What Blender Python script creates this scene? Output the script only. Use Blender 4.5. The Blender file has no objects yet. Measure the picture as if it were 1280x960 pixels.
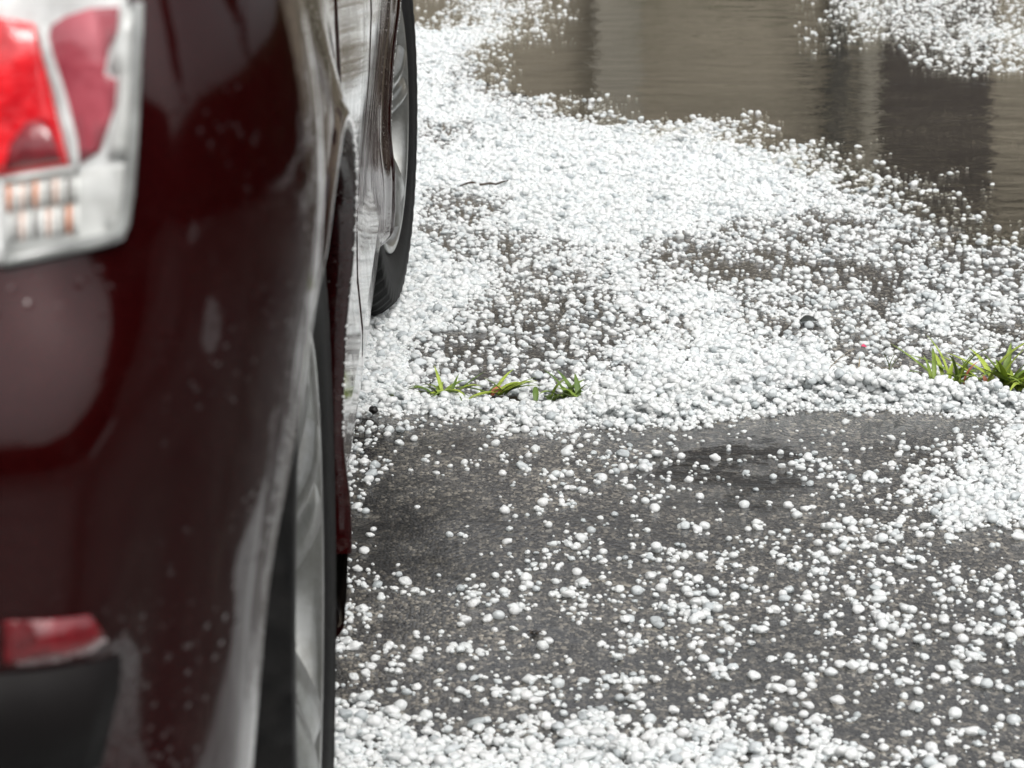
import bpy, bmesh, math, random
import numpy as np
from mathutils import Vector, Matrix, noise
R = math.radians
random.seed(7); np.random.seed(7)
SC = bpy.context.scene
COL = SC.collection

# ------------------------------------------------------------------ camera
H = 0.97            # eye height
F = 3583.0          # focal length in pixels of a 1280 wide picture
PITCH = R(13.2)
YAW = math.atan(46.0 * math.cos(PITCH) / F)
cam_d = bpy.data.cameras.new('camera')
cam_d.sensor_width = 36; cam_d.lens = F / 1280 * 36
cam_d.clip_start = 0.05; cam_d.clip_end = 2000
cam = bpy.data.objects.new('camera', cam_d); COL.objects.link(cam)
cam.location = (0, 0, H)
cam.rotation_euler = (R(90) - PITCH, 0, -YAW)
cam_d.dof.use_dof = True
cam_d.dof.focus_distance = 3.95
cam_d.dof.aperture_fstop = 16.5
SC.camera = cam

def proj(x, y, z):
    a = math.sin(YAW); b = math.cos(YAW)
    xr = x * b - y * a; yr = x * a + y * b
    zz = z - H
    d = yr * math.cos(PITCH) - zz * math.sin(PITCH)
    v = yr * math.sin(PITCH) + zz * math.cos(PITCH)
    return 640 + F * xr / d, 480 - F * v / d
def ground_at(px, py, z=0.0):
    u = (px - 640) / F; v = (480 - py) / F
    dy = math.cos(PITCH) + v * math.sin(PITCH)
    dz = v * math.cos(PITCH) - math.sin(PITCH)
    t = (z - H) / dz
    xr = u * t; yr = dy * t
    a = math.sin(YAW); b = math.cos(YAW)
    return xr * b + yr * a, -xr * a + yr * b

# ------------------------------------------------------------------ sky, sun, exposure
w = bpy.data.worlds.new('World'); SC.world = w; w.use_nodes = True
nt = w.node_tree; nt.nodes.clear()
wo = nt.nodes.new('ShaderNodeOutputWorld'); bg = nt.nodes.new('ShaderNodeBackground')
sky = nt.nodes.new('ShaderNodeTexSky'); sky.sky_type = 'NISHITA'; sky.sun_disc = False
SUN_EL, SUN_AZ = 58, 155
sky.sun_elevation = R(SUN_EL); sky.sun_rotation = R(SUN_AZ)
sky.air_density = 1.0; sky.dust_density = 6.0; sky.ozone_density = 1.0
hs = nt.nodes.new('ShaderNodeHueSaturation'); hs.inputs['Saturation'].default_value = 0.16
nt.links.new(sky.outputs[0], hs.inputs['Color']); nt.links.new(hs.outputs[0], bg.inputs[0])
bg.inputs[1].default_value = 0.15
nt.links.new(bg.outputs[0], wo.inputs[0])
sd = bpy.data.lights.new('sun', 'SUN'); sd.energy = 1.2; sd.angle = R(25); sd.color = (1.0, 0.97, 0.93)
so = bpy.data.objects.new('sun', sd); COL.objects.link(so)
so.rotation_euler = (R(90 - SUN_EL), 0, R(180 - SUN_AZ))
SC.view_settings.view_transform = 'Standard'; SC.view_settings.look = 'None'
SC.view_settings.exposure = 0.38; SC.view_settings.gamma = 1
SC.render.engine = 'CYCLES'
SC.cycles.max_bounces = 10; SC.cycles.transparent_max_bounces = 12

# ------------------------------------------------------------------ helpers
def tag(o, label=None, cat=None, group=None, kind=None):
    if label: o['label'] = label
    if cat: o['category'] = cat
    if group: o['group'] = group
    if kind: o['kind'] = kind
    return o
def empty(name, loc=(0, 0, 0), rz=0):
    o = bpy.data.objects.new(name, None); COL.objects.link(o)
    o.location = loc; o.rotation_euler = (0, 0, rz); o.empty_display_size = .1
    return o
def link(name, me, parent=None):
    o = bpy.data.objects.new(name, me); COL.objects.link(o)
    if parent: o.parent = parent
    return o
def mesh_obj(name, verts, faces, mat, parent=None, smooth=True):
    me = bpy.data.meshes.new(name); me.from_pydata(verts, [], faces); me.update()
    if smooth: me.polygons.foreach_set('use_smooth', [True] * len(me.polygons))
    if mat: me.materials.append(mat)
    return link(name, me, parent)
def bm_obj(name, bm, mat, parent=None, smooth=False):
    me = bpy.data.meshes.new(name); bm.to_mesh(me); bm.free()
    if smooth: me.polygons.foreach_set('use_smooth', [True] * len(me.polygons))
    me.materials.append(mat)
    return link(name, me, parent)
def box(bm, x0, x1, y0, y1, z0, z1, bev=0.0):
    r = bmesh.ops.create_cube(bm, size=1)
    vs = r['verts']
    for v in vs:
        v.co = Vector((x0 if v.co.x < 0 else x1, y0 if v.co.y < 0 else y1, z0 if v.co.z < 0 else z1))
    if bev > 0:
        es = list({e for v in vs for e in v.link_edges})
        bmesh.ops.bevel(bm, geom=es, offset=bev, segments=2, affect='EDGES', profile=.6)
def box_obj(name, b, mat, parent=None, bev=0.0):
    bm = bmesh.new(); box(bm, *b, bev=bev); return bm_obj(name, bm, mat, parent)
def lathe(name, prof, seg, mat, parent=None, smooth=True, close=False):
    """prof: list of (axial, radius); axis = local X"""
    vs = []; fs = []
    n = len(prof)
    for i in range(seg):
        a = 2 * math.pi * i / seg
        for (ax, r) in prof: vs.append((ax, r * math.cos(a), r * math.sin(a)))
    for i in range(seg):
        j = (i + 1) % seg
        for k in range(n - 1): fs.append((i * n + k, i * n + k + 1, j * n + k + 1, j * n + k))
    return mesh_obj(name, vs, fs, mat, parent, smooth)
def pchip(xs, ys):
    xs = np.array(xs, float); ys = np.array(ys, float)
    h = np.diff(xs); d = np.diff(ys) / h
    m = np.zeros(len(xs)); m[0] = d[0]; m[-1] = d[-1]
    for i in range(1, len(xs) - 1):
        if d[i-1] * d[i] > 0:
            w1 = 2*h[i] + h[i-1]; w2 = h[i] + 2*h[i-1]
            m[i] = (w1 + w2) / (w1 / d[i-1] + w2 / d[i])
    def f(x):
        x = min(max(x, xs[0]), xs[-1])
        i = int(min(max(np.searchsorted(xs, x) - 1, 0), len(xs) - 2))
        t = (x - xs[i]) / h[i]
        return ((2*t**3 - 3*t*t + 1) * ys[i] + (t**3 - 2*t*t + t) * h[i] * m[i]
                + (-2*t**3 + 3*t*t) * ys[i+1] + (t**3 - t*t) * h[i] * m[i+1])
    return f
def sstep(a, b, x):
    t = min(max((x - a) / (b - a), 0), 1); return t * t * (3 - 2 * t)

# ------------------------------------------------------------------ materials
class Mat:
    def __init__(s, name):
        s.m = bpy.data.materials.new(name); s.m.use_nodes = True
        s.t = s.m.node_tree; s.b = s.t.nodes['Principled BSDF']; s.out = s.t.nodes['Material Output']
    def n(s, typ, **kw):
        nd = s.t.nodes.new(typ)
        for k, v in kw.items():
            if k in nd.inputs: nd.inputs[k].default_value = v
            else: setattr(nd, k, v)
        return nd
    def l(s, a, b): s.t.links.new(a, b)
    def set(s, **kw):
        for k, v in kw.items():
            s.b.inputs[k.replace('_', ' ')].default_value = v
        return s
    def coord(s, kind='Object'): return s.n('ShaderNodeTexCoord').outputs[kind]
    def noise(s, scale, detail=4, rough=.55, vec=None):
        nd = s.n('ShaderNodeTexNoise', Scale=scale, Detail=detail, Roughness=rough)
        if vec: s.l(vec, nd.inputs['Vector'])
        return nd
    def ramp(s, src, stops):
        r = s.n('ShaderNodeValToRGB'); e = r.color_ramp.elements
        while len(e) < len(stops): e.new(.5)
        for q, (p, c) in zip(e, stops):
            q.position = p; q.color = (c[0], c[1], c[2], 1) if not isinstance(c, (int, float)) else (c, c, c, 1)
        s.l(src, r.inputs[0]); return r
    def bump(s, h, strength, dist, nrm=None, to='Normal'):
        b = s.n('ShaderNodeBump', Strength=strength, Distance=dist); s.l(h, b.inputs['Height'])
        if nrm: s.l(nrm, b.inputs['Normal'])
        if to: s.l(b.outputs[0], s.b.inputs[to])
        return b
def math_node(M, op, a, b=None, clamp=False):
    nd = M.n('ShaderNodeMath', operation=op, use_clamp=clamp)
    for i, q in enumerate((a, b)):
        if q is None: continue
        if isinstance(q, (int, float)): nd.inputs[i].default_value = q
        else: M.l(q, nd.inputs[i])
    return nd.outputs[0]
def mixc(M, f, a, b, mode='MIX'):
    nd = M.n('ShaderNodeMix', data_type='RGBA', blend_type=mode)
    if isinstance(f, (int, float)): nd.inputs[0].default_value = f
    else: M.l(f, nd.inputs[0])
    for i, q in ((6, a), (7, b)):
        if isinstance(q, tuple): nd.inputs[i].default_value = (*q, 1) if len(q) == 3 else q
        else: M.l(q, nd.inputs[i])
    return nd.outputs[2]
def simple(name, col, rough=.5, metal=0, var=.12, scale=30, bump=0, **kw):
    M = Mat(name); M.set(Roughness=rough, Metallic=metal, **kw)
    c = M.coord(); ns = M.noise(scale, vec=c)
    lo = tuple(q * (1 - var) for q in col); hi = tuple(min(1, q * (1 + var)) for q in col)
    r = M.ramp(ns.outputs[0], [(.3, lo), (.7, hi)]); M.l(r.outputs[0], M.b.inputs['Base Color'])
    if bump: M.bump(ns.outputs[0], .5, bump)
    return M.m

def asphalt_mat():
    M = Mat('wet_asphalt'); c = M.coord()
    big = M.noise(1.3, 5, .6, c); mid = M.noise(9, 5, .6, c); fine = M.noise(160, 3, .6, c)
    gm = M.n('ShaderNodeMapping'); gm.inputs['Scale'].default_value = (1, .55, 1); M.l(c, gm.inputs['Vector'])
    v = M.n('ShaderNodeTexVoronoi', Scale=250.0); M.l(gm.outputs[0], v.inputs['Vector'])
    v2 = M.n('ShaderNodeTexVoronoi', Scale=420.0); M.l(gm.outputs[0], v2.inputs['Vector'])
    sep = M.n('ShaderNodeSeparateColor'); M.l(v.outputs['Color'], sep.inputs[0])
    sep2 = M.n('ShaderNodeSeparateColor'); M.l(v2.outputs['Color'], sep2.inputs[0])
    grain = M.ramp(sep.outputs[0], [(0, (.008, .008, .0078)), (.40, (.030, .029, .027)), (.68, (.088, .083, .074)), (.84, (.21, .19, .155)), (1, (.42, .385, .32))])
    grain2 = M.ramp(sep2.outputs[1], [(0, (.018, .0178, .017)), (.6, (.072, .070, .066)), (.9, (.16, .15, .135)), (1, (.28, .26, .23))])
    col = mixc(M, .35, grain.outputs[0], grain2.outputs[0])
    tone = M.ramp(mid.outputs[0], [(.30, .42), (.70, 1.12)])
    col = mixc(M, 1.0, col, tone.outputs[0], 'MULTIPLY')
    # damp darker stains
    st = M.ramp(big.outputs[0], [(.34, .55), (.56, 1.1)])
    col = mixc(M, 1.0, col, st.outputs[0], 'MULTIPLY')
    sq = M.n('ShaderNodeSeparateXYZ'); M.l(c, sq.inputs[0]); wb = M.noise(8, 7, .72, c)  # dark reflection of the car, painted into the asphalt colour
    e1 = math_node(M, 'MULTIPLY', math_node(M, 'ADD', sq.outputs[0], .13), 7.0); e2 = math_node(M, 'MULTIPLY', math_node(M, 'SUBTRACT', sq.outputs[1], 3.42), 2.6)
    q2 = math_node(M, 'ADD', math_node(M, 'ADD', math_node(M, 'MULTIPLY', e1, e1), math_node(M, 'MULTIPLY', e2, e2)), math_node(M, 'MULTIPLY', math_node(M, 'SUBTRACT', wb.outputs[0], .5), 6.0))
    car_refl = M.ramp(q2, [(.0, .38), (1.0, 1.0)])
    col = mixc(M, 1.0, col, car_refl.outputs[0], 'MULTIPLY')
    M.l(math_node(M, 'MULTIPLY', car_refl.outputs[0], 1.0), M.b.inputs['Coat Weight'])
    M.l(col, M.b.inputs['Base Color'])
    M.set(Roughness=.7, Coat_Weight=.85, Coat_IOR=1.36, Specular_IOR_Level=.3)
    # low spots where the water film stands: random ones and the rippled one below the ridge
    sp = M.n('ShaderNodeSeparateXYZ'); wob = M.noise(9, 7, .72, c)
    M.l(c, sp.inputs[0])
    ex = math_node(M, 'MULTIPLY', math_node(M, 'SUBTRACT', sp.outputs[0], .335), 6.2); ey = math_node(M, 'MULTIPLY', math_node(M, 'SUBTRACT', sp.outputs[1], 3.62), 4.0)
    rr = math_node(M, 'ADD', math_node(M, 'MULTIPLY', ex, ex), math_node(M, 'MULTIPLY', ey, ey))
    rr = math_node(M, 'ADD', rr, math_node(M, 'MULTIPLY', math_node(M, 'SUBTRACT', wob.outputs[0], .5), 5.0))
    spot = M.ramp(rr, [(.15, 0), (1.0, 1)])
    rnd_ = M.ramp(mid.outputs[0], [(.36, .12), (.58, 1)])
    far = M.n('ShaderNodeMapRange'); M.l(sp.outputs[1], far.inputs[0]); far.inputs[1].default_value = 4.2; far.inputs[2].default_value = 7.5; far.inputs[3].default_value = 1; far.inputs[4].default_value = .05
    low = math_node(M, 'MULTIPLY', math_node(M, 'MULTIPLY', spot.outputs[0], rnd_.outputs[0]), far.outputs[0])
    wet_refl = M.ramp(spot.outputs[0], [(0, .36), (1, 1)]); M.l(mixc(M, 1.0, col, wet_refl.outputs[0], 'MULTIPLY'), M.b.inputs['Base Color'])  # wet darkening plus the spot's dark reflection, put into the base colour
    h1 = math_node(M, 'MULTIPLY', v.outputs['Distance'], -1.0)
    hh = math_node(M, 'ADD', h1, math_node(M, 'MULTIPLY', fine.outputs[0], .25))
    b = M.bump(hh, .9, .0022)
    b2 = M.n('ShaderNodeBump', Distance=.0011)
    film = M.ramp(low, [(.0, .05), (1, .42)])
    M.l(film.outputs[0], b2.inputs['Strength']); rp = M.n('ShaderNodeMapping'); rp.inputs['Scale'].default_value = (7, 34, 1); M.l(c, rp.inputs['Vector']); rn = M.noise(1.0, 3, .5, rp.outputs[0]); M.l(math_node(M, 'ADD', hh, math_node(M, 'MULTIPLY', math_node(M, 'SUBTRACT', 1.0, spot.outputs[0]), math_node(M, 'MULTIPLY', rn.outputs[0], 16.0))), b2.inputs['Height']); M.l(b2.outputs[0], M.b.inputs['Coat Normal'])
    cr = M.ramp(low, [(.0, .05), (1, .20)]); M.l(cr.outputs[0], M.b.inputs['Coat Roughness'])
    return M.m
def water_mat():
    M = Mat('puddle_water'); M.t.nodes.remove(M.b); c = M.coord()
    gl = M.n('ShaderNodeBsdfGlossy', Roughness=.07); gl.inputs['Color'].default_value = (1, 1, 1, 1)
    tr = M.n('ShaderNodeBsdfTransparent'); tr.inputs['Color'].default_value = (.80, .78, .72, 1)
    mp = M.n('ShaderNodeMapping'); mp.inputs['Scale'].default_value = (1, 1.8, 1); M.l(c, mp.inputs['Vector'])
    a = M.noise(5, 3, .5, mp.outputs[0]); b = M.noise(38, 2, .5, mp.outputs[0])
    msk = M.ramp(M.noise(1.6, 2, .5, c).outputs[0], [(.42, 0.05), (.62, 1)])
    h = math_node(M, 'ADD', math_node(M, 'MULTIPLY', a.outputs[0], .9), math_node(M, 'MULTIPLY', math_node(M, 'MULTIPLY', b.outputs[0], .22), msk.outputs[0]))
    bu = M.n('ShaderNodeBump', Strength=.5, Distance=.009); M.l(h, bu.inputs['Height'])
    fr = M.n('ShaderNodeFresnel', IOR=1.36)
    M.l(bu.outputs[0], fr.inputs['Normal']); M.l(bu.outputs[0], gl.inputs['Normal'])
    mx = M.n('ShaderNodeMixShader'); M.l(fr.outputs[0], mx.inputs[0]); M.l(tr.outputs[0], mx.inputs[1]); M.l(gl.outputs[0], mx.inputs[2])
    M.l(mx.outputs[0], M.out.inputs[0]); return M.m
def hail_mat():
    M = Mat('hail_ice')
    oi = M.n('ShaderNodeObjectInfo')
    r = M.ramp(oi.outputs['Random'], [(0, (.60, .64, .65)), (.08, (.80, .84, .85)), (.20, (.91, .94, .94)), (.5, (.94, .96, .955)), (1, (.975, .985, .98))])
    c = M.coord(); ns = M.noise(1.6, 3, .6, c)
    col = mixc(M, 1.0, r.outputs[0], M.ramp(ns.outputs[0], [(.3, .92), (.7, 1.0)]).outputs[0], 'MULTIPLY')
    M.l(col, M.b.inputs['Base Color'])
    M.set(Roughness=.22, IOR=1.31, Specular_IOR_Level=.6, Coat_Weight=.8, Coat_Roughness=.06, Coat_IOR=1.33)
    n2 = M.noise(5.0, 3, .6, c); M.bump(n2.outputs[0], .3, .25)
    tl = M.n('ShaderNodeBsdfTranslucent'); M.l(col, tl.inputs['Color'])
    mx = M.n('ShaderNodeMixShader'); mx.inputs[0].default_value = .38
    M.l(M.b.outputs[0], mx.inputs[1]); M.l(tl.outputs[0], mx.inputs[2]); M.l(mx.outputs[0], M.out.inputs[0])
    return M.m
def paint_mat():
    M = Mat('dark_red_car_paint'); c = M.coord()
    M.set(Metallic=.5, Roughness=.30, Coat_Weight=1.0, Coat_IOR=1.42, Specular_IOR_Level=.0)
    M.b.inputs['Specular Tint'].default_value = (.16, .012, .02, 1)
    fl = M.noise(900, 2, .5, c)
    col = M.ramp(fl.outputs[0], [(.3, (.015, .0012, .0014)), (.7, (.030, .0020, .0024))])
    dirt = M.ramp(M.noise(60, 6, .7, c).outputs[0], [(.5, 0), (.78, .5)])
    sepz = M.n('ShaderNodeSeparateXYZ'); M.l(c, sepz.inputs[0])
    lowm = M.n('ShaderNodeMapRange'); M.l(sepz.outputs[2], lowm.inputs[0])
    lowm.inputs[1].default_value = .62; lowm.inputs[2].default_value = .25; lowm.inputs[3].default_value = 0.03; lowm.inputs[4].default_value = .55
    f = math_node(M, 'MULTIPLY', dirt.outputs[0], lowm.outputs[0])
    cc = mixc(M, f, col.outputs[0], (.20, .18, .16))
    M.l(cc, M.b.inputs['Base Color'])
    drops = M.n('ShaderNodeTexVoronoi', Scale=140.0); M.l(c, drops.inputs['Vector'])
    dr = M.ramp(drops.outputs['Distance'], [(.0, 1), (.28, 0)])
    sel = M.ramp(M.noise(18, 3, .5, c).outputs[0], [(.5, 0), (.62, 1)])
    hh = math_node(M, 'MULTIPLY', dr.outputs[0], sel.outputs[0])
    M.bump(hh, .5, .0013, to='Coat Normal')
    cr = M.ramp(M.noise(14, 5, .6, c).outputs[0], [(.4, .035), (.7, .11)]); M.l(cr.outputs[0], M.b.inputs['Coat Roughness'])
    return M.m
def rubber_mat():
    M = Mat('wet_tyre_rubber'); c = M.coord()
    M.l(M.ramp(M.noise(40, 5, .6, c).outputs[0], [(.35, (.004, .004, .004)), (.75, (.011, .0105, .010))]).outputs[0], M.b.inputs['Base Color'])
    M.set(Roughness=.6, Specular_IOR_Level=.12)
    M.bump(M.noise(240, 3, .6, c).outputs[0], .4, .0015); return M.m
def alloy_mat():
    M = Mat('silver_alloy'); c = M.coord()
    M.l(M.ramp(M.noise(22, 6, .7, c).outputs[0], [(.4, (.25, .255, .245)), (.62, (.18, .18, .165)), (.8, (.08, .075, .07))]).outputs[0], M.b.inputs['Base Color'])
    M.set(Metallic=.75, Roughness=.34, Coat_Weight=.6, Coat_Roughness=.08)
    M.bump(M.noise(130, 4, .6, c).outputs[0], .25, .001); return M.m
def glass_cover(name='clear_lens', tint=(.97, .97, .97)):
    M = Mat(name); M.t.nodes.remove(M.b)
    geo = M.n('ShaderNodeNewGeometry'); gl = M.n('ShaderNodeBsdfGlossy', Roughness=.06); gl.inputs['Color'].default_value = (1, 1, 1, 1)
    tr = M.n('ShaderNodeBsdfTransparent'); tr.inputs['Color'].default_value = (*tint, 1)
    bu = M.n('ShaderNodeBump', Strength=.25, Distance=.001); M.l(M.noise(45, 2, .5, M.coord()).outputs[0], bu.inputs['Height'])
    fr = M.n('ShaderNodeFresnel', IOR=1.5); M.l(bu.outputs[0], gl.inputs['Normal'])
    mx = M.n('ShaderNodeMixShader'); M.l(math_node(M, 'MULTIPLY', fr.outputs[0], math_node(M, 'SUBTRACT', 1.0, geo.outputs['Backfacing'])), mx.inputs[0]); M.l(tr.outputs[0], mx.inputs[1]); M.l(gl.outputs[0], mx.inputs[2])
    M.l(mx.outputs[0], M.out.inputs[0]); return M.m
def red_lens_mat(name, c0, c1, scale=90):
    M = Mat(name); c = M.coord()
    ns = M.noise(scale, 3, .6, c)
    M.l(M.ramp(ns.outputs[0], [(.3, c0), (.7, c1)]).outputs[0], M.b.inputs['Base Color'])
    M.set(Roughness=.16, Coat_Weight=1.0, Coat_Roughness=.03)
    M.bump(ns.outputs[0], .5, .004); return M.m

m_asph = asphalt_mat(); m_water = water_mat(); m_hail = hail_mat(); m_paint = paint_mat()
m_slush = simple('slush_ice', (.80, .83, .84), .35, var=.14, scale=150, bump=.012); m_rubber = rubber_mat(); m_alloy = alloy_mat(); m_clear = glass_cover()
m_black = simple('black_plastic', (.006, .005, .005), .6, bump=.001, Specular_IOR_Level=.15)
m_liner = simple('black_wheel_liner', (.008, .008, .008), .85, bump=.003)
m_soil = simple('joint_soil', (.05, .04, .028), .9, var=.4, scale=80, bump=.004)
m_silver = simple('lamp_silver', (.68, .69, .68), .3, metal=.0, var=.25, scale=60, bump=.003)
m_white_lens = simple('frosted_clear_lens', (.60, .61, .59), .18, var=.30, scale=34, bump=.004, Coat_Weight=1.0)
m_red = red_lens_mat('bright_red_lens', (.55, .004, .012), (.95, .02, .03))
m_red_pale = red_lens_mat('pale_red_lens', (.30, .035, .055), (.55, .12, .15), 40)
m_red_dark = red_lens_mat('dark_red_lens', (.12, .004, .01), (.30, .01, .02), 60)
m_reflector = red_lens_mat('reflector_red', (.07, .001, .003), (.16, .003, .008))
m_amber = red_lens_mat('amber_rib', (.55, .16, .06), (.80, .40, .22), 120)
m_window = simple('tinted_glass', (.012, .014, .014), .03, Coat_Weight=1.0)
m_brake = simple('brake_steel', (.18, .16, .15), .4, metal=.8)

# ------------------------------------------------------------------ ground: two asphalt slabs with a soil joint between
JN = [(-60, 4.0), (-3, 4.03), (-.5, 4.045), (.0, 4.04), (.24, 4.05), (.47, 4.068), (.8, 4.05), (4, 4.0), (60, 3.9)]
fj = pchip([p[0] for p in JN], [p[1] for p in JN])
def joint_y(x): return fj(x) + .006 * math.sin(9 * x) + .004 * math.sin(31 * x + 1)
xs = [-400, -60, -20, -8, -4] + [(-3 + i * .05) for i in range(141)] + [6, 10, 20, 60, 400]
vs = []; fs = []
rows = [lambda x: -400.0, lambda x: -3.0, lambda x: joint_y(x) - .012, lambda x: joint_y(x) - .010, lambda x: joint_y(x) + .010, lambda x: joint_y(x) + .012, lambda x: 12.0, lambda x: 800.0]
zs = [0, 0, 0, -.008, -.008, .0, 0, 0]
for k, f in enumerate(rows):
    for x in xs: vs.append((x, f(max(min(x, 60), -60)), zs[k]))
n = len(xs)
for k in (0, 1, 5, 6):
    for i in range(n - 1):
        fs.append((k * n + i, k * n + i + 1, (k + 1) * n + i + 1, (k + 1) * n + i))
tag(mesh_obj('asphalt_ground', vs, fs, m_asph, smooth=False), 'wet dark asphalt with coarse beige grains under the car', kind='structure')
fs = []
for k in (2, 3, 4):
    for i in range(n - 1):
        fs.append((k * n + i, k * n + i + 1, (k + 1) * n + i + 1, (k + 1) * n + i))
tag(mesh_obj('pavement_joint', vs, fs, m_soil, smooth=False), 'soil filled joint across the asphalt', kind='structure')
# puddle: outline on the ground, runs under the hail
def blob(name, pts, z, mat, label, jit=.03, sub=10):
    out = []
    k = len(pts)
    for i in range(k):
        p0, p1, p2, p3 = (Vector(pts[(i + j - 1) % k]) for j in range(4))
        for s in range(sub):
            t = s / sub
            p = .5 * ((2 * p1) + (-p0 + p2) * t + (2 * p0 - 5 * p1 + 4 * p2 - p3) * t * t + (-p0 + 3 * p1 - 3 * p2 + p3) * t ** 3)
            q = noise.noise(Vector((p.x * 9, p.y * 9, 3))) * jit
            out.append((p.x + q, p.y + q, z))
    bm = bmesh.new(); vv = [bm.verts.new(p) for p in out]; f = bm.faces.new(vv)
    bmesh.ops.triangulate(bm, faces=[f])
    for f in bm.faces:
        if f.normal.z < 0: f.normal_flip()
    return tag(bm_obj(name, bm, mat), label, kind='structure')
G = ground_at
blob('puddle', [G(505, 40), G(585, 75), G(600, 105), G(650, 120), G(705, 148), G(780, 172), G(880, 190), G(1000, 215), G(1100, 258), G(1200, 290), G(1300, 310), (3.2, 5.6), (4.5, 8), (4, 12.5), (0.5, 13.2), (-2.5, 12), (-2.2, 8)], .004, m_water,
     'still rain water reflecting the beige house at the far end')


# ------------------------------------------------------------------ hail
DMAP = """0011686200000001677764
9999984100000002367788
9999630000000000003567
9998740000000000000000
9999987531000000000000
9996699999887510000000
9999999999999986310000
9999999999999988654210
9996479999999988875320
9996789999988675575332
9999646788645646666455
9999976678763224237554
9999975568898777647876
9999755546878765778876
9996465478889888466676
9997657787989999865555
88888888AAAAAAAAAAAAAA
8755478887773111000148
8522135555221122223578
8523222545633246536899
7200002534532214678899
6110004423322213655999
6100213552223544676511
7212134334655457476312
8642554435465656554665
8400125445377464577656
7613232126575413576565
5353443244345434435464
3434355646335253255363
8834455665346623543433
9995768798888777522355
9999999999999889856655""".split()
DM = np.array([[10.5 if ch == 'A' else float(ch) for ch in r] for r in DMAP])
def dens_img(px, py):
    wv = Vector((px * .012, py * .022, 0)); wv2 = Vector((px * .035, py * .06, 7))
    px += 22 * noise.noise(wv) + 12 * noise.noise(wv2); py += 11 * noise.noise(wv + Vector((9, 9, 3))) + 7 * noise.noise(wv2 + Vector((5, 2, 3)))
    fx = (px - 420) / 40; fy = (py - 15) / 30
    fx = min(max(fx, 0), 20.999); fy = min(max(fy, 0), 30.999)
    i = int(fx); j = int(fy); a = fx - i; b = fy - j
    # sharpen the bilinear blend a little
    a = sstep(.12, .88, a); b = sstep(.12, .88, b)
    return (DM[j, i] * (1 - a) + DM[j, i+1] * a) * (1 - b) + (DM[j+1, i] * (1 - a) + DM[j+1, i+1] * a) * b
CARX0, CARX1, CARY0, CARY1 = -1.78, -.23, 1.1, 5.45
def density(x, y):
    """0..10.5; the measured field where the photograph shows it, a like-looking random one around it"""
    wgt = 0; di = 0
    if y > 2.2:
        px, py = proj(x, y, 0)
        if 380 < px < 1300 and -30 < py < 990: di = dens_img(px, py); wgt = 1
    if wgt: return di
    if ((x - 4.4) / .8) ** 2 + ((y + .4) / .6) ** 2 < 1: return 10
    q = noise.noise(Vector((x * .9, y * .7, 1.7))) * 1.3 + noise.noise(Vector((x * 2.7, y * 2.1, 5))) * .5
    if y < 2.5 and x > -.3:
        if ((x - 1.95) / .5) ** 2 + ((y - 1.5) / .22) ** 2 < 1 + q: return 10
        if x < .74: return min(10, max(0, 8.2 + 2 * q))
        if x < 2.0: return min(5, max(0, -1.6 + 4 * q))
        return min(8, max(0, -1.6 + 6 * q))
    if x > 1.2 and y < 5: return min(8, max(0, -.6 + 6 * q))
    return min(9, max(0, 1.5 + 6 * q))
TUFTS = [G(p, 494, .006) for p in (545, 567, 622, 700, 724, 1188, 1240, 1262)]
def make_stone_mesh(k):
    bm = bmesh.new(); bmesh.ops.create_icosphere(bm, subdivisions=3, radius=1)
    off = Vector((k * 7.3, k * 3.1, k * 1.7)); amp = (.12, .22, .17, .30, .15, .36)[k]
    for v in bm.verts:
        q = v.co.normalized()
        d = 1 + amp * noise.noise(q * 1.3 + off) + .07 * noise.noise(q * 3.0 + off)
        v.co = q * d; v.co.z *= (.78, .68, .84, .66, .72, .62)[k]; v.co.x *= (1, 1.12, 1, 1.2, .95, 1.3)[k]
    me = bpy.data.meshes.new('hailstone'); bm.to_mesh(me); bm.free()
    me.polygons.foreach_set('use_smooth', [True] * len(me.polygons)); me.materials.append(m_hail)
    return me
stone_me = [make_stone_mesh(k) for k in range(6)]
_fp = [G(*p) for p in ((400, 512), (450, 514), (600, 522), (700, 532), (850, 528), (950, 519), (1020, 511), (1120, 512), (1290, 524))]
bank_front = pchip([p[0] for p in _fp], [p[1] for p in _fp])
def bank_y(x): return bank_front(x) + .042 + .016 * noise.noise(Vector((x * 9, 1, 1))) + .010 * noise.noise(Vector((x * 31, 5, 1)))
cand = []
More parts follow.
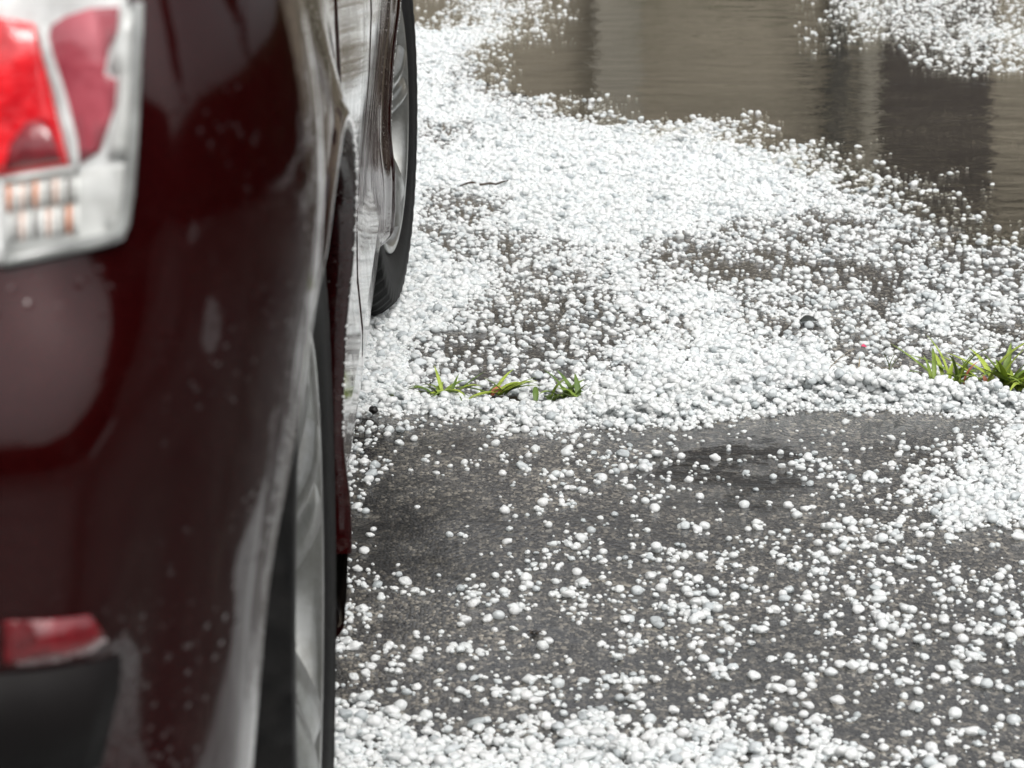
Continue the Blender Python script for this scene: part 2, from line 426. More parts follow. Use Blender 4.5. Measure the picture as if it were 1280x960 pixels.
def fill(x0, x1, y0, y1, step, scale=1.0):
    """step: cell size; number of stones per cell follows the density"""
    ny = int((y1 - y0) / step); nx = int((x1 - x0) / step)
    for j in range(ny):
        yc = y0 + (j + .5) * step
        el = math.atan2(H, max(abs(yc), 2.2))
        for i in range(nx):
            xc = x0 + (i + .5) * step
            if CARX0 < xc < CARX1 and CARY0 < yc < CARY1: continue
            px, py = proj(xc, yc, 0) if yc > 1.5 else (0, 0)
            inview = -60 < py < 1010 and 395 < px < 1310
            if scale == 1.0 and not inview: continue
            if scale != 1.0 and inview: continue
            if scale == .20 and -.2 < xc < 2.5 and 1.1 < yc < 2.6: continue
            d = density(xc, yc)
            for tx, ty in TUFTS:
                if abs(xc - tx) < (.026 if tx < .5 else .036) and -.006 < yc - ty < .05: d = min(d * .55, 4.5)
            if d <= .05: continue
            cl = noise.noise(Vector((xc * 22, yc * 15, 9))) * .9 + noise.noise(Vector((xc * 60, yc * 38, 2))) * .6
            c = min(.975, (d / 9.4) ** 1.25)
            lam = -math.log(1 - c)
            lam += max(0, d - 7.5) * 1.1 + max(0, d - 9) * 1.2
            amp = 1.9 * (1 - min(1, d / 10) ** 2) + .35
            lam *= math.exp(amp * cl) * (1.6 if yc > 6.5 else (1.2 if 4 < d < 9 and yc > 4.6 else (.85 if yc < 3.95 else 1)))
            nn = lam * math.sin(el) / (math.pi * .0035 ** 2 * .95) * step * step * scale
            k = np.random.poisson(nn)
            for _ in range(k):
                cand.append((xc + (random.random() - .5) * step, yc + (random.random() - .5) * step))
fill(-.6, 3.2, 2.35, 11.5, .022)
for _ in range(9000):      # hail packed on and in front of the slush bank
    x_ = random.uniform(-.19, .82)
    if x_ < .1 and random.random() < .45: continue
    cand.append((x_, bank_y(x_) + random.gauss(-.004, .024)))
nview = len(cand)
fill(-.2, 2.5, 1.1, 2.6, .05, .75)
fill(-4.6, 5.5, -3.0, 13, .10, .20)
# settle: every stone rests on the asphalt or on the stones below it
CELL = .004; HM = {}
stones = []
SG = .012; SX0, SY0 = -.6, 2.36; SNX, SNY = 262, 740
def slush_raw(x, y):
    px, py = proj(x, y, 0)
    if not (385 < px < 1310 and -20 < py < 985): return -.003
    bank = 0
    if px > 430:
        yc_ = bank_y(x); w_ = (.017 if px < 690 else .022) * (1 + .5 * noise.noise(Vector((x * 14, 3, 3))))
        bank = (.005 + .006 * sstep(600, 780, px)) * (1 + .5 * noise.noise(Vector((x * 22, 8, 3)))) * math.exp(-((y - yc_) / w_) ** 2)
        bank += noise.noise(Vector((x * 40, y * 40, 6))) * .0035 * min(1, bank * 200) + noise.noise(Vector((x * 95, y * 95, 2))) * .002 * min(1, bank * 200)
        if bank > .0030: return bank
    d = density(x, y)
    if d < 7.2 or any(abs(x - tx) < .035 and -.010 < y - ty < .05 for tx, ty in TUFTS): return -.003
    n_ = noise.noise(Vector((x * 26, y * 26, 4))) * .0030 + noise.noise(Vector((x * 75, y * 75, 8))) * .0022
    return (d - (7.9 if y > 4.1 else 8.9)) * .0032 + max(0, d - 9) * .0020 + n_ - .0004
SH = np.full((SNY, SNX), -.003)
for j in range(SNY):
    for i in range(SNX): SH[j, i] = slush_raw(SX0 + i * SG, SY0 + j * SG)
def slush_h(x, y):
    fx = (x - SX0) / SG; fy = (y - SY0) / SG; i = int(fx); j = int(fy)
    if i < 0 or j < 0 or i >= SNX - 1 or j >= SNY - 1: return -.003
    a = fx - i; b = fy - j
    return (SH[j, i] * (1 - a) + SH[j, i+1] * a) * (1 - b) + (SH[j+1, i] * (1 - a) + SH[j+1, i+1] * a) * b
vs = []; fs = []; ix_ = {}
def sv(j, i):
    k = (j, i)
    if k not in ix_: ix_[k] = len(vs); vs.append((SX0 + i * SG, SY0 + j * SG, float(SH[j, i])))
    return ix_[k]
for j in range(SNY - 1):
    for i in range(SNX - 1):
        if max(SH[j, i], SH[j, i+1], SH[j+1, i], SH[j+1, i+1]) > 0: fs.append((sv(j, i), sv(j, i+1), sv(j+1, i+1), sv(j+1, i)))
tag(mesh_obj('slush', vs, fs, m_slush), 'packed white slush under the thickest hail and along the joint', 'slush', kind='stuff')
def settle(x, y, r):
    n = int(r / CELL) + 1; ix = int(math.floor(x / CELL)); iy = int(math.floor(y / CELL)); best = max(r * .44, slush_h(x, y) + r * .2)
    r2 = r * r
    for a in range(-n, n + 1):
        for b in range(-n, n + 1):
            h = HM.get((ix + a, iy + b))
            if h is None: continue
            d2 = (a * a + b * b) * CELL * CELL
            if d2 < r2 * .6:
                q = h + math.sqrt(r2 - d2) * .42
                if q > best: best = q
    return best
def stamp(x, y, z, r):
    n = int(r / CELL) + 1; ix = int(math.floor(x / CELL)); iy = int(math.floor(y / CELL)); r2 = r * r
    for a in range(-n, n + 1):
        for b in range(-n, n + 1):
            d2 = (a * a + b * b) * CELL * CELL
            if d2 < r2:
                t = z + math.sqrt(r2 - d2) * .5
                k = (ix + a, iy + b)
                if t > HM.get(k, 0): HM[k] = t
order = list(range(nview)); random.shuffle(order)
for i in order:
    x, y = cand[i]
    r = (.0032 if y > 4 else .0028) * math.exp(random.gauss(0, .46)); r = min(max(r, .0011), .0078 if y > 4 else .0070)
    bz = settle(x, y, r); bx, by = x, y
    if bz > r * .8:
        for _ in range(2):
            x2 = x + random.uniform(-1, 1) * .008; y2 = y + random.uniform(-1, 1) * .008
            z2 = settle(x2, y2, r)
            if z2 < bz: bz, bx, by = z2, x2, y2
    if bz > .045: continue
    stamp(bx, by, bz, r)
    stones.append((bx, by, bz, r))
for i in range(nview, len(cand)):
    x, y = cand[i]; r = .0062 * math.exp(random.gauss(0, .3)); stones.append((x, y, r * .6, r))
HM.clear()
# grains that cling to the wheel arch edges are added after the car
# the 300 that show largest stand alone, the rest are one mass
def visible_size(s):
    px, py = proj(s[0], s[1], s[2])
    if s[1] < 2.3 or not (425 < px < 1272 and 300 < py < 952): return 0
    return s[3] / s[1] if s[2] < s[3] * .75 or py < 900 else s[3] / s[1] * .8
rank = sorted(range(len(stones)), key=lambda i: -visible_size(stones[i]))
solo = set(rank[:300])
root_stones = []
for q, i in enumerate(rank[:300]):
    x, y, z, r = stones[i]
    o = link('hailstone', stone_me[q % 6])
    o.location = (x, y, z); o.scale = (r, r, r); o.rotation_euler = (random.uniform(-.3, .3), random.uniform(-.3, .3), random.uniform(0, 6.28))
    tag(o, 'one of the biggest round white hailstones lying loose on the wet asphalt', 'hailstone', 'largest hailstones on the asphalt')
    root_stones.append(o)
rest = [stones[i] for i in range(len(stones)) if i not in solo]
arr = np.array(rest, dtype=np.float32)
me = bpy.data.meshes.new('hail'); me.vertices.add(len(arr)); me.vertices.foreach_set('co', arr[:, :3].ravel())
a = me.attributes.new('rad', 'FLOAT', 'POINT'); a.data.foreach_set('value', arr[:, 3].copy())
hail = link('hail', me); me.materials.append(m_hail)
tag(hail, 'thick scatter of small white hailstones over the wet asphalt', 'hail', kind='stuff')
ng = bpy.data.node_groups.new('hail_scatter', 'GeometryNodeTree')
ng.interface.new_socket('Geometry', in_out='INPUT', socket_type='NodeSocketGeometry')
ng.interface.new_socket('Geometry', in_out='OUTPUT', socket_type='NodeSocketGeometry')
gi = ng.nodes.new('NodeGroupInput'); go = ng.nodes.new('NodeGroupOutput')
ip = ng.nodes.new('GeometryNodeInstanceOnPoints'); jn = ng.nodes.new('GeometryNodeJoinGeometry')
for k in range(6):
    oi = ng.nodes.new('GeometryNodeObjectInfo'); oi.inputs['Object'].default_value = root_stones[k]; oi.inputs['As Instance'].default_value = True
    ng.links.new(oi.outputs['Geometry'], jn.inputs[0])
rv = ng.nodes.new('FunctionNodeRandomValue'); rv.data_type = 'FLOAT_VECTOR'
rv.inputs[0].default_value = (-.35, -.35, 0); rv.inputs[1].default_value = (.35, .35, 6.283)
na = ng.nodes.new('GeometryNodeInputNamedAttribute'); na.data_type = 'FLOAT'; na.inputs['Name'].default_value = 'rad'
ng.links.new(gi.outputs[0], ip.inputs['Points']); ng.links.new(jn.outputs[0], ip.inputs['Instance'])
ip.inputs['Pick Instance'].default_value = True
ng.links.new(rv.outputs[0], ip.inputs['Rotation']); ng.links.new(na.outputs[0], ip.inputs['Scale'])
ng.links.new(ip.outputs[0], go.inputs[0])
md = hail.modifiers.new('scatter', 'NODES'); md.node_group = ng
print('stones', len(stones), 'in view', nview)

# ------------------------------------------------------------------ car
XC = -1.0
car = empty('parked_car', (XC, 3.3, 0))
tag(car, 'dark red car parked on the left with its right side and rear corner towards us', 'car')
def cp(name, vs, fs, mat, parent=car, smooth=True):
    off = parent_off(parent)
    return mesh_obj(name, [(v[0] - off[0], v[1] - off[1], v[2] - off[2]) for v in vs], fs, mat, parent, smooth)
OFF = {}
def parent_off(p): return OFF.get(p.name, (0, 0, 0))
OFF[car.name] = (0, 3.3, 0)     # car-local: x from the centre line, y measured on the ground, z up
PLAN = [(0, 1.02), (.25, 1.028), (.5, 1.048), (.68, 1.082), (.76, 1.107), (.811, 1.131), (.852, 1.153), (.887, 1.184), (.912, 1.224), (.925, 1.263), (.929, 1.30), (.927, 1.36), (.919, 1.45), (.902, 1.56), (.888, 1.66), (.884, 1.76),
        (.888, 1.86), (.888, 2.04), (.885, 2.5), (.882, 3.2), (.876, 4.1), (.872, 4.65), (.85, 4.95), (.80, 5.15), (.70, 5.30), (.5, 5.40), (.25, 5.44), (0, 5.45)]
cum = [0]
for i in range(1, len(PLAN)): cum.append(cum[-1] + math.dist(PLAN[i], PLAN[i-1]))
fx_, fy_ = pchip(cum, [p[0] for p in PLAN]), pchip(cum, [p[1] for p in PLAN])
UMAX = cum[-1]
dsd = pchip([.16, .20, .28, .36, .45, .55, .64, .72, .80, .88, .93, .96, .985], [.055, .018, .014, .020, .016, .005, 0, .001, .006, .018, .034, .055, .085])
drr = pchip([.16, .22, .32, .45, .55, .583, .60, .66, .69, .72, .75, .77, .85, .93, .96, .985], [.20, .17, .12, .055, .014, .003, 0, .001, .008, .022, .037, .043, .052, .074, .094, .125])
dcn = pchip([.16, .22, .32, .40, .456, .52, .56, .59, .63, .67, .72, .76, .80, .84, .88, .93, .96, .985], [.18, .14, .080, .052, .042, .036, .032, .028, .020, .011, .002, .0, .003, .010, .022, .045, .066, .095])
WY = (2.04, 4.65); WR = .32; AR = .36
def plan_n(u):
    e = .004; a = max(u - e, 0); b = min(u + e, UMAX)
    t = Vector((fx_(b) - fx_(a), fy_(b) - fy_(a))).normalized()
    return Vector((t.y, -t.x))
def S(u, z, off=0.0):
    x, y = fx_(u), fy_(u); nn = plan_n(u)
    wr = 1 - sstep(1.45, 1.88, y)           # bumper corner share
    ws = sstep(.68, .97, -nn.y)             # rear face share
    if y > 4.9: wr = 0; ws = 0
    zc = z
    if wr > 0: zc = z + .0 - (.0 - .055 * sstep(1.1, 1.62, y)) * sstep(.35, .5, z) * (1 - sstep(.6, .72, z))
    d = dsd(z) * (1 - wr) + wr * (dcn(zc) * (1 - ws) + drr(zc) * ws)
    if y > 4.9:
        f = sstep(4.95, 5.4, y); d = d * (1 - f) + f * dcn(min(z + .06, .985)) * 1.1
    fl = 0
    if x > .7:
        for wy in WY:
            r = math.hypot(y - wy, z - WR)
            fl = max(fl, (.016 * (.25 + .75 * sstep(1.62, 2.0, y)) if wy < 3 else .014) * math.exp(-((r - AR) / (.055 if r > AR else 1)) ** 2))
    x2 = x - nn.x * (d - off) + fl * max(nn.x, 0); y2 = y - nn.y * (d - off)
    return Vector((max(x2, 0), y2, z))
us = [0]; 
while us[-1] < UMAX:
    y = fy_(us[-1]); x = fx_(us[-1])
    if x < .6: st = .05
    elif y < 1.5: st = .010
    elif y < 2.5 or (4.2 < y < 5.1): st = .012
    else: st = .03
    us.append(us[-1] + st)
us[-1] = UMAX
def ztop(y): return .985 - .16 * sstep(3.9, 5.35, y) - .03 * sstep(4.9, 5.4, y)
NZ = 66
def zlev(y, k):
    t = k / (NZ - 1); return .16 + (ztop(y) - .16) * t
def u_at_y(y):
    lo, hi = 1.2, UMAX - 1.0
    for _ in range(30):
        m = (lo + hi) / 2
        if fy_(m) < y: lo = m
        else: hi = m
    return lo
def in_arch(p): 
    for wy in WY:
        if math.hypot(p.y - wy, p.z - WR) < AR: return wy
    return None
verts = []; grid = []
for u in us:
    col = []
    for k in range(NZ):
        y0 = fy_(u); z = zlev(y0, k)
        col.append(S(u, z))
    grid.append(col)
inside = [[(grid[i][k].x > .6 and in_arch(grid[i][k]) is not None) for k in range(NZ)] for i in range(len(us))]
faces = []
idx = {}
def vid(i, k, side):
    key = (i, k, side)
    if key not in idx:
        p = grid[i][k].copy()
        if inside[i][k]:
            wy = in_arch(p); dy, dz = p.y - wy, p.z - WR; r = math.hypot(dy, dz) or 1
            p.y = wy + dy / r * AR; p.z = WR + dz / r * AR
        verts.append((p.x * side, p.y, p.z)); idx[key] = len(verts) - 1
    return idx[key]
for side in (1, -1):
    for i in range(len(us) - 1):
        for k in range(NZ - 1):
            q = ((i, k), (i + 1, k), (i + 1, k + 1), (i, k + 1))
            if all(inside[a][b] for a, b in q): continue
            ids = [vid(a, b, side) for a, b in q]
            faces.append(ids if side > 0 else ids[::-1])
# deck: boot lid, bonnet and belt shelf closing the top
def deck_z(x, y):
    edge = ztop(y); return edge + .055 * (1 - (abs(x) / .82) ** 2) * (1 if y < 2.1 else 1.1) * sstep(.98, 1.2, y) * (1 - .6 * sstep(5.1, 5.45, y))
top = [grid[i][NZ - 1] for i in range(len(us))]
ND = 9
base = len(verts)
for i in range(len(us)):
    p = top[i]
    for s in range(-ND, ND + 1):
        t = s / ND; x = p.x * t
        e = (1 - abs(t))
        zz = p.z + (deck_z(x, p.y) - ztop(p.y)) * min(1, e * 5) * (1 if p.x > .3 else p.x / .3)
        verts.append((x, p.y, zz))
W_ = 2 * ND + 1
for i in range(len(us) - 1):
    for s in range(W_ - 1):
        faces.append((base + i * W_ + s + 1, base + i * W_ + s, base + (i + 1) * W_ + s, base + (i + 1) * W_ + s + 1))
cp('body', verts, faces, m_paint)
# underbody
b_ = box_obj('underbody', (-.70, .70, 1.35 - 3.3, 5.15 - 3.3, .17, .30), m_liner, car)
# arch lips and liners, right and left, rear and front
def xs_at(y, z): return S(u_at_y(y), z).x
for wy in WY:
    for side in (1, -1):
        v = []; f = []; NA = 120; prof_n = 8
        v2 = []; f2 = []
        for i in range(NA + 1):
            a = R(-116 + 216 * i / NA)
            for k, (dr, dx) in enumerate([(.022, -.0015), (.014, .0015), (.007, .0035), (.002, .0030), (-.001, .0005), (-.0015, -.004), (-.0015, -.016), (-.001, -.027)]):
                y = wy + (AR + dr) * math.sin(a); z = WR + (AR + dr) * math.cos(a)
                zr = min(max(z, .163), .97)
                x = S(u_at_y(wy + (AR + max(dr, 0)) * math.sin(a)), min(max(WR + (AR + max(dr, 0)) * math.cos(a), .163), .97)).x + dx
                v.append((x * side, y, zr))
            z0 = min(max(WR + (AR + .004) * math.cos(a), .163), .97); y0 = wy + (AR + .004) * math.sin(a)
            x0 = S(u_at_y(y0), z0).x - .024
            v2 += [(x0 * side, y0, z0), ((x0 - .30) * side, y0, z0)]
        for i in range(NA):
            for k in range(prof_n - 1):
                q = (i * prof_n + k, (i + 1) * prof_n + k, (i + 1) * prof_n + k + 1, i * prof_n + k + 1)
                f.append(q if side < 0 else q[::-1])
            f2.append((2 * i, 2 * i + 1, 2 * i + 3, 2 * i + 2))
        # inner wall of the well
        c0 = len(v2); v2.append(((.56) * side, wy, WR))
        for i in range(NA): f2.append((2 * i + 1, c0, 2 * i + 3))
        cp('wheel_arch_lip', v, f, m_paint); cp('wheel_liner', v2, f2, m_liner)
# icy grains clinging to the painted wheel arch edges
bm = bmesh.new()
for wy, a0, a1, ng_ in ((WY[0], 5, 84, 120), (WY[1], -84, -5, 110), (WY[1], -84, -5, 60)):
    for _ in range(ng_):
        a = R(random.uniform(a0, a1)); dr = random.choice((0.0, .001, .004)) + random.uniform(0, .003)
        y = wy + (AR + dr) * math.sin(a); z = WR + (AR + dr) * math.cos(a)
        x = S(u_at_y(y), min(max(z, .17), .97)).x + .0025
        r = random.uniform(.0008, .0022)
        m_ = Matrix.Translation((x + XC, y, z)) @ Matrix.Diagonal((r, r, r * random.uniform(.6, 1.2), 1))
        bmesh.ops.create_icosphere(bm, subdivisions=1, radius=1, matrix=m_)
tag(bm_obj('ice_grains', bm, m_hail, None, True), 'tiny icy grains clinging to the edges of the wheel arches', 'ice', kind='stuff')
# ---- wheels
def wheel(y, side, steer, xface):
    w = empty('wheel'); w.parent = car
    w.location = ((xface - .10) * side, y - 3.3, WR); w.rotation_euler = (0, 0, (steer if side > 0 else steer) + (0 if side > 0 else math.pi))
    # profile runs along the axle, x = outward
    hw = .10
    prof = [(-hw + .012, .212), (-hw, .235), (-hw - .004, .265), (-hw + .004, .298), (-hw + .018, .312)]
    for gx in (-.055, -.018, .018, .055):
        prof += [(gx - .006, .319), (gx - .004, .311), (gx + .004, .311), (gx + .006, .319)]
    prof += [(hw - .018, .312), (hw - .010, .306), (hw + .003, .294), (hw + .0045, .268), (hw + .0025, .262), (hw + .003, .252), (hw - .001, .232), (hw - .010, .213)]
    # shoulder sipes as real relief
    seg = 168; vs = []; fs = []; n = len(prof)
    for i in range(seg):
        a = 2 * math.pi * i / seg
        for (ax, r) in prof:
            rr = r
            if i % 3 == 0 and .290 < r < .3195 and abs(ax) > .045: rr = r - .006
            vs.append((ax, rr * math.cos(a), rr * math.sin(a)))
    for i in range(seg):
        j = (i + 1) % seg
        for k in range(n - 1): fs.append((i * n + k, i * n + k + 1, j * n + k + 1, j * n + k))
    mesh_obj('tyre', vs, fs, m_rubber, w)
    rim = lathe('rim', [(-.08, .205), (-.07, .19), (.03, .178), (.070, .192), (.088, .196), (.0955, .203), (.0975, .211), (.096, .2145), (.090, .214)], 72, m_alloy, w)
    lathe('brake_disc', [(.0, .02), (.0, .14), (.012, .14), (.012, .02)], 40, m_brake, w)
    lathe('hub', [(-.02, .075), (.058, .072), (.074, .060), (.078, .030), (.080, .001)], 32, m_alloy, w)
    for k in range(5):
        a = 2 * math.pi * k / 5 + .3
        bm = bmesh.new()
        secs = []
        for t in range(9):
            q = t / 8; r = .05 + q * .150
            wd = .044 - .006 * math.sin(q * 3.1) + .014 * q ** 3
            xo = .067 + .030 * math.sin(q * 1.9); dp = .03 - .012 * q
            ring = [(xo - dp, -wd), (xo - .008, -wd), (xo + .002, -wd * .62), (xo - .004, -wd * .18), (xo - .010, 0), (xo - .004, wd * .18), (xo + .002, wd * .62), (xo - .008, wd), (xo - dp, wd)]
            secs.append([bm.verts.new((p[0], r * math.cos(a) - p[1] * math.sin(a), r * math.sin(a) + p[1] * math.cos(a))) for p in ring])
        for t in range(8):
            for j in range(9):
                bm.faces.new((secs[t][j], secs[t][(j + 1) % 9], secs[t + 1][(j + 1) % 9], secs[t + 1][j]))
        bmesh.ops.recalc_face_normals(bm, faces=bm.faces)
        bm_obj('spoke', bm, m_alloy, w, smooth=True)
    return w
wheel(WY[0], 1, 0, .877); wheel(WY[0], -1, 0, .877)
wheel(WY[1], 1, R(-5.5), .868); wheel(WY[1], -1, R(-5.5), .866)

# ---- patches that follow the body skin
def proj_car(p): return proj(p.x + XC, p.y, p.z)
_cache = []
for ui in np.arange(.3, 1.75, .006):
    for z in np.arange(.50, .985, .006):
        p = S(ui, z); a, b = proj_car(p); nn = plan_n(ui)
        view = Vector((p.x + XC, p.y)).dot(nn)
        if view < 0: _cache.append((a, b, ui, z))
_cache = np.array(_cache)
def uz(px, py):
    """surface parameters of the point of the rear corner that the camera sees at px, py"""
    d = (_cache[:, 0] - px) ** 2 + (_cache[:, 1] - py) ** 2
    i = int(np.argmin(d)); u, z = float(_cache[i, 2]), float(_cache[i, 3])
    for _ in range(8):
        a, b = proj_car(S(u, z)); a1, b1 = proj_car(S(u + .001, z)); a2, b2 = proj_car(S(u, z + .001))
        A = np.array([[a1 - a, a2 - a], [b1 - b, b2 - b]]) / .001
        if abs(np.linalg.det(A)) < 1e-3: break
        st = np.linalg.solve(A, np.array([px - a, py - b])); m = max(abs(st[0]), abs(st[1]), .008) / .008
        u += float(st[0]) / m; z += float(st[1]) / m
        z = min(max(z, .2), .98)
    return u, z
def patch(name, poly, off, mat, parent, thick=.003, res=.007, mirror=True):
    """poly: closed list of (u, z); a sheet of that outline lying 'off' proud of the skin, with a rolled edge"""
    out = []
    for side in ((1, -1) if mirror else (1,)):
        bm = bmesh.new()
        vs = [bm.verts.new((p[0], 0, p[1])) for p in poly]
        f = bm.faces.new(vs)
        umin = min(p[0] for p in poly); umax = max(p[0] for p in poly); zmin = min(p[1] for p in poly); zmax = max(p[1] for p in poly)
        for ax, lo, hi in ((0, umin, umax), (2, zmin, zmax)):
            q = lo + res
            while q < hi:
                no = (1, 0, 0) if ax == 0 else (0, 0, 1)
                bmesh.ops.bisect_plane(bm, geom=bm.verts[:] + bm.edges[:] + bm.faces[:], plane_co=(q if ax == 0 else 0, 0, q if ax == 2 else 0), plane_no=no)
                q += res * (1 if ax == 0 else 2)
        r = bmesh.ops.extrude_face_region(bm, geom=bm.faces[:])
        newv = {v for v in r['geom'] if isinstance(v, bmesh.types.BMVert)}
        for v in bm.verts:
            p = S(max(v.co.x, 0), v.co.z, off if v in newv else off - thick)
            v.co = Vector((p.x * side, p.y - 3.3, p.z))
        bmesh.ops.recalc_face_normals(bm, faces=bm.faces)
        out.append(bm_obj(name, bm, mat, parent, True))
    return out
def poly_img(pts): return [uz(*p) for p in pts]
# tail lamps
U_IN = .42
uR, zR = uz(152, 294); uRT, zRT = uz(171, 2)
zl, _z = uz(2, 333)[1], 0
lampR = [uz(171, 2), uz(169, 60), uz(167, 120), uz(164, 180), uz(160, 240), uz(154, 280), uz(146, 298), uz(120, 307), uz(80, 316), uz(40, 324), uz(3, 331)]
zbot = lampR[-1][1]
ustart = lampR[-1][0]
def lamp_poly(grow=0.0):
    p = [(U_IN, .955), (lampR[0][0] - .03, .955), (lampR[0][0] - .006, .94)] + lampR[1:] + [(U_IN + .05, zbot + .004), (U_IN, zbot + .03)]
    return p
lamp_roots = []
for side in (1, -1):
    t = empty('tail_light'); t.parent = car; lamp_roots.append(t)
def both(name, poly, off, mat, **kw):
    a, b = patch(name, poly, off, mat, None, **kw)
    a.parent = lamp_roots[0]; b.parent = lamp_roots[1]
both('lamp_housing', lamp_poly(), .0010, m_silver, thick=.006)
# red and clear fields
both('inner_red_field', [(U_IN + .02, .935)] + poly_img([(40, 30), (52, 75), (64, 125), (76, 175), (84, 205), (50, 211), (3, 219)]) + [(U_IN + .02, uz(3, 219)[1])], .0022, m_red, thick=.002)
both('dark_red_field', poly_img([(3, 212), (10, 180), (30, 152), (52, 148), (64, 165), (74, 200), (40, 206)]), .0028, m_red_dark, thick=.002)
both('outer_red_field', poly_img([(62, 32), (80, 20), (110, 10), (146, 8), (143, 40), (133, 62), (127, 92), (143, 100), (141, 132), (127, 172), (122, 188), (97, 204), (88, 170), (70, 110), (56, 66)]), .0022, m_red_pale, thick=.002)
both('lamp_divider', poly_img([(44, 30), (54, 30), (62, 66), (78, 116), (92, 172), (96, 216), (88, 216), (80, 176), (66, 120), (50, 70)]), .0035, m_silver, thick=.002)
both('lamp_divider', poly_img([(3, 220), (88, 207), (90, 214), (3, 228)]), .0035, m_white_lens, thick=.002)
both('clear_field', poly_img([(3, 228), (92, 216), (150, 204), (160, 206), (153, 262), (148, 288), (118, 300), (60, 310), (3, 320)]), .0022, m_white_lens, thick=.002)
m_amber_pale = red_lens_mat('pale_amber_rib', (.62, .42, .34), (.80, .66, .58), 120)
m_rib_grey = simple('grey_rib', (.34, .33, .31), .25, var=.4, scale=90, Coat_Weight=1.0)
RIBS = (m_amber, m_white_lens, m_amber_pale, m_rib_grey, m_amber, m_white_lens, m_rib_grey, m_amber_pale, m_white_lens, m_rib_grey, m_white_lens, m_amber_pale, m_white_lens, m_rib_grey)
for j, (y0, y1) in enumerate(((231, 264), (267, 302))):
    for i in range(11):
        x = 5 + i * 8.2; dy = -x * .14
        both('reflector_rib', poly_img([(x, y0 + dy), (x + 5.5, y0 + dy - 1), (x + 5.5, y1 + dy - 1), (x, y1 + dy)]), .0042, RIBS[(i + 5 * j) % 14], thick=.002, res=.004)
both('white_strip', poly_img([(150, 12), (163, 12), (161, 90), (158, 150), (152, 198), (132, 196), (142, 150), (147, 110), (146, 90), (134, 88), (138, 60)]), .0030, m_white_lens, thick=.002)
RI = poly_img([(160, 2), (159, 60), (157, 120), (154, 180), (150, 235), (146, 266), (138, 284), (116, 293), (80, 302), (40, 310), (3, 318)])
m_rim = simple('grey_lens_rim', (.30, .31, .30), .3, var=.35, scale=50, bump=.002, Coat_Weight=1.0)
both('lens_rim', lampR + RI[::-1], .0048, m_rim, thick=.0045)
both('lamp_seam', [uz(177, 2), uz(175, 60), uz(173, 120), uz(170, 180), uz(166, 240), uz(160, 284), uz(150, 304), uz(120, 313), uz(80, 322), uz(40, 331), uz(3, 338)] + lampR[::-1], .0008, m_liner, thick=.002)
both('lamp_glass', lamp_poly(), .0058, m_clear, thick=.0008)
# bumper reflector, black patch for the dark reflection on the lower bumper, bumper seam, doors
for side_obj in patch('bumper_reflector', poly_img([(3, 776), (60, 774), (112, 768), (132, 800), (110, 815), (60, 828), (3, 832)]), .002, m_reflector, car, thick=.004): pass
_lv = poly_img([(3, 842), (50, 838), (100, 830), (150, 818), (148, 860), (138, 900), (125, 958)])
patch('lower_bumper_dark_refl', [(0, _lv[-1][1]), (0, _lv[0][1]), (_lv[0][0] - .05, _lv[0][1])] + _lv, .0015, m_black, car, thick=.004, res=.02)  # black sheet painted in for the bumper's dark reflection
patch('lower_bumper_dark_refl', [(0, .20), (0, _lv[-1][1] - .004), (_lv[-1][0] - .01, _lv[-1][1] - .004), (_lv[-1][0], .20)], .0015, m_black, car, thick=.004, res=.03)
def ypoly(pts): return [(u_at_y(y), z) for y, z in pts]
rd = [(2.46, .25), (2.475, .45), (2.42, .62), (2.36, .72), (2.38, .93), (3.19, .93), (3.19, .25)]
fd = [(3.205, .25), (3.205, .93), (4.14, .90), (4.16, .7), (4.15, .25)]
for dn, P in (('rear_door', rd), ('front_door', fd)):
    ds = patch(dn, ypoly(P), .0012, m_paint, car, thick=.003, res=.03)
    y1 = max(q[0] for q in P)
    for o, side in zip(ds, (1, -1)):
        bm = bmesh.new(); box(bm, -.012, .012, -.09, .09, -.012, .012, bev=.008)
        h = bm_obj('handle', bm, m_paint, o, True); p = S(u_at_y(P[0][0] + .16), .84); h.location = ((p.x + .022) * side, P[0][0] + .16 - 3.3, .84)
# greenhouse
belt = [(0, 1.60), (.55, 1.62), (.74, 1.70), (.80, 1.95), (.815, 2.6), (.815, 3.4), (.80, 4.0), (.72, 4.22), (.45, 4.33), (0, 4.36)]
roof = [(0, 2.18), (.45, 2.19), (.55, 2.24), (.585, 2.36), (.60, 2.7), (.60, 3.1), (.585, 3.38), (.54, 3.48), (.40, 3.54), (0, 3.56)]
def gh(t, u):
    k = u * (len(belt) - 1); i = min(int(k), len(belt) - 2); f = k - i
    b = [belt[i][j] * (1 - f) + belt[i+1][j] * f for j in (0, 1)]; r = [roof[i][j] * (1 - f) + roof[i+1][j] * f for j in (0, 1)]
    z = .975 + .07 * (1 - (b[0] / .8) ** 2) * .6
    bul = .02 * math.sin(t * math.pi)
    return Vector((b[0] * (1 - t) + r[0] * t + bul * (b[0] / .8), b[1] * (1 - t) + r[1] * t, z * (1 - t) + (1.40 + .03 * (1 - (r[0] / .6) ** 2)) * t))
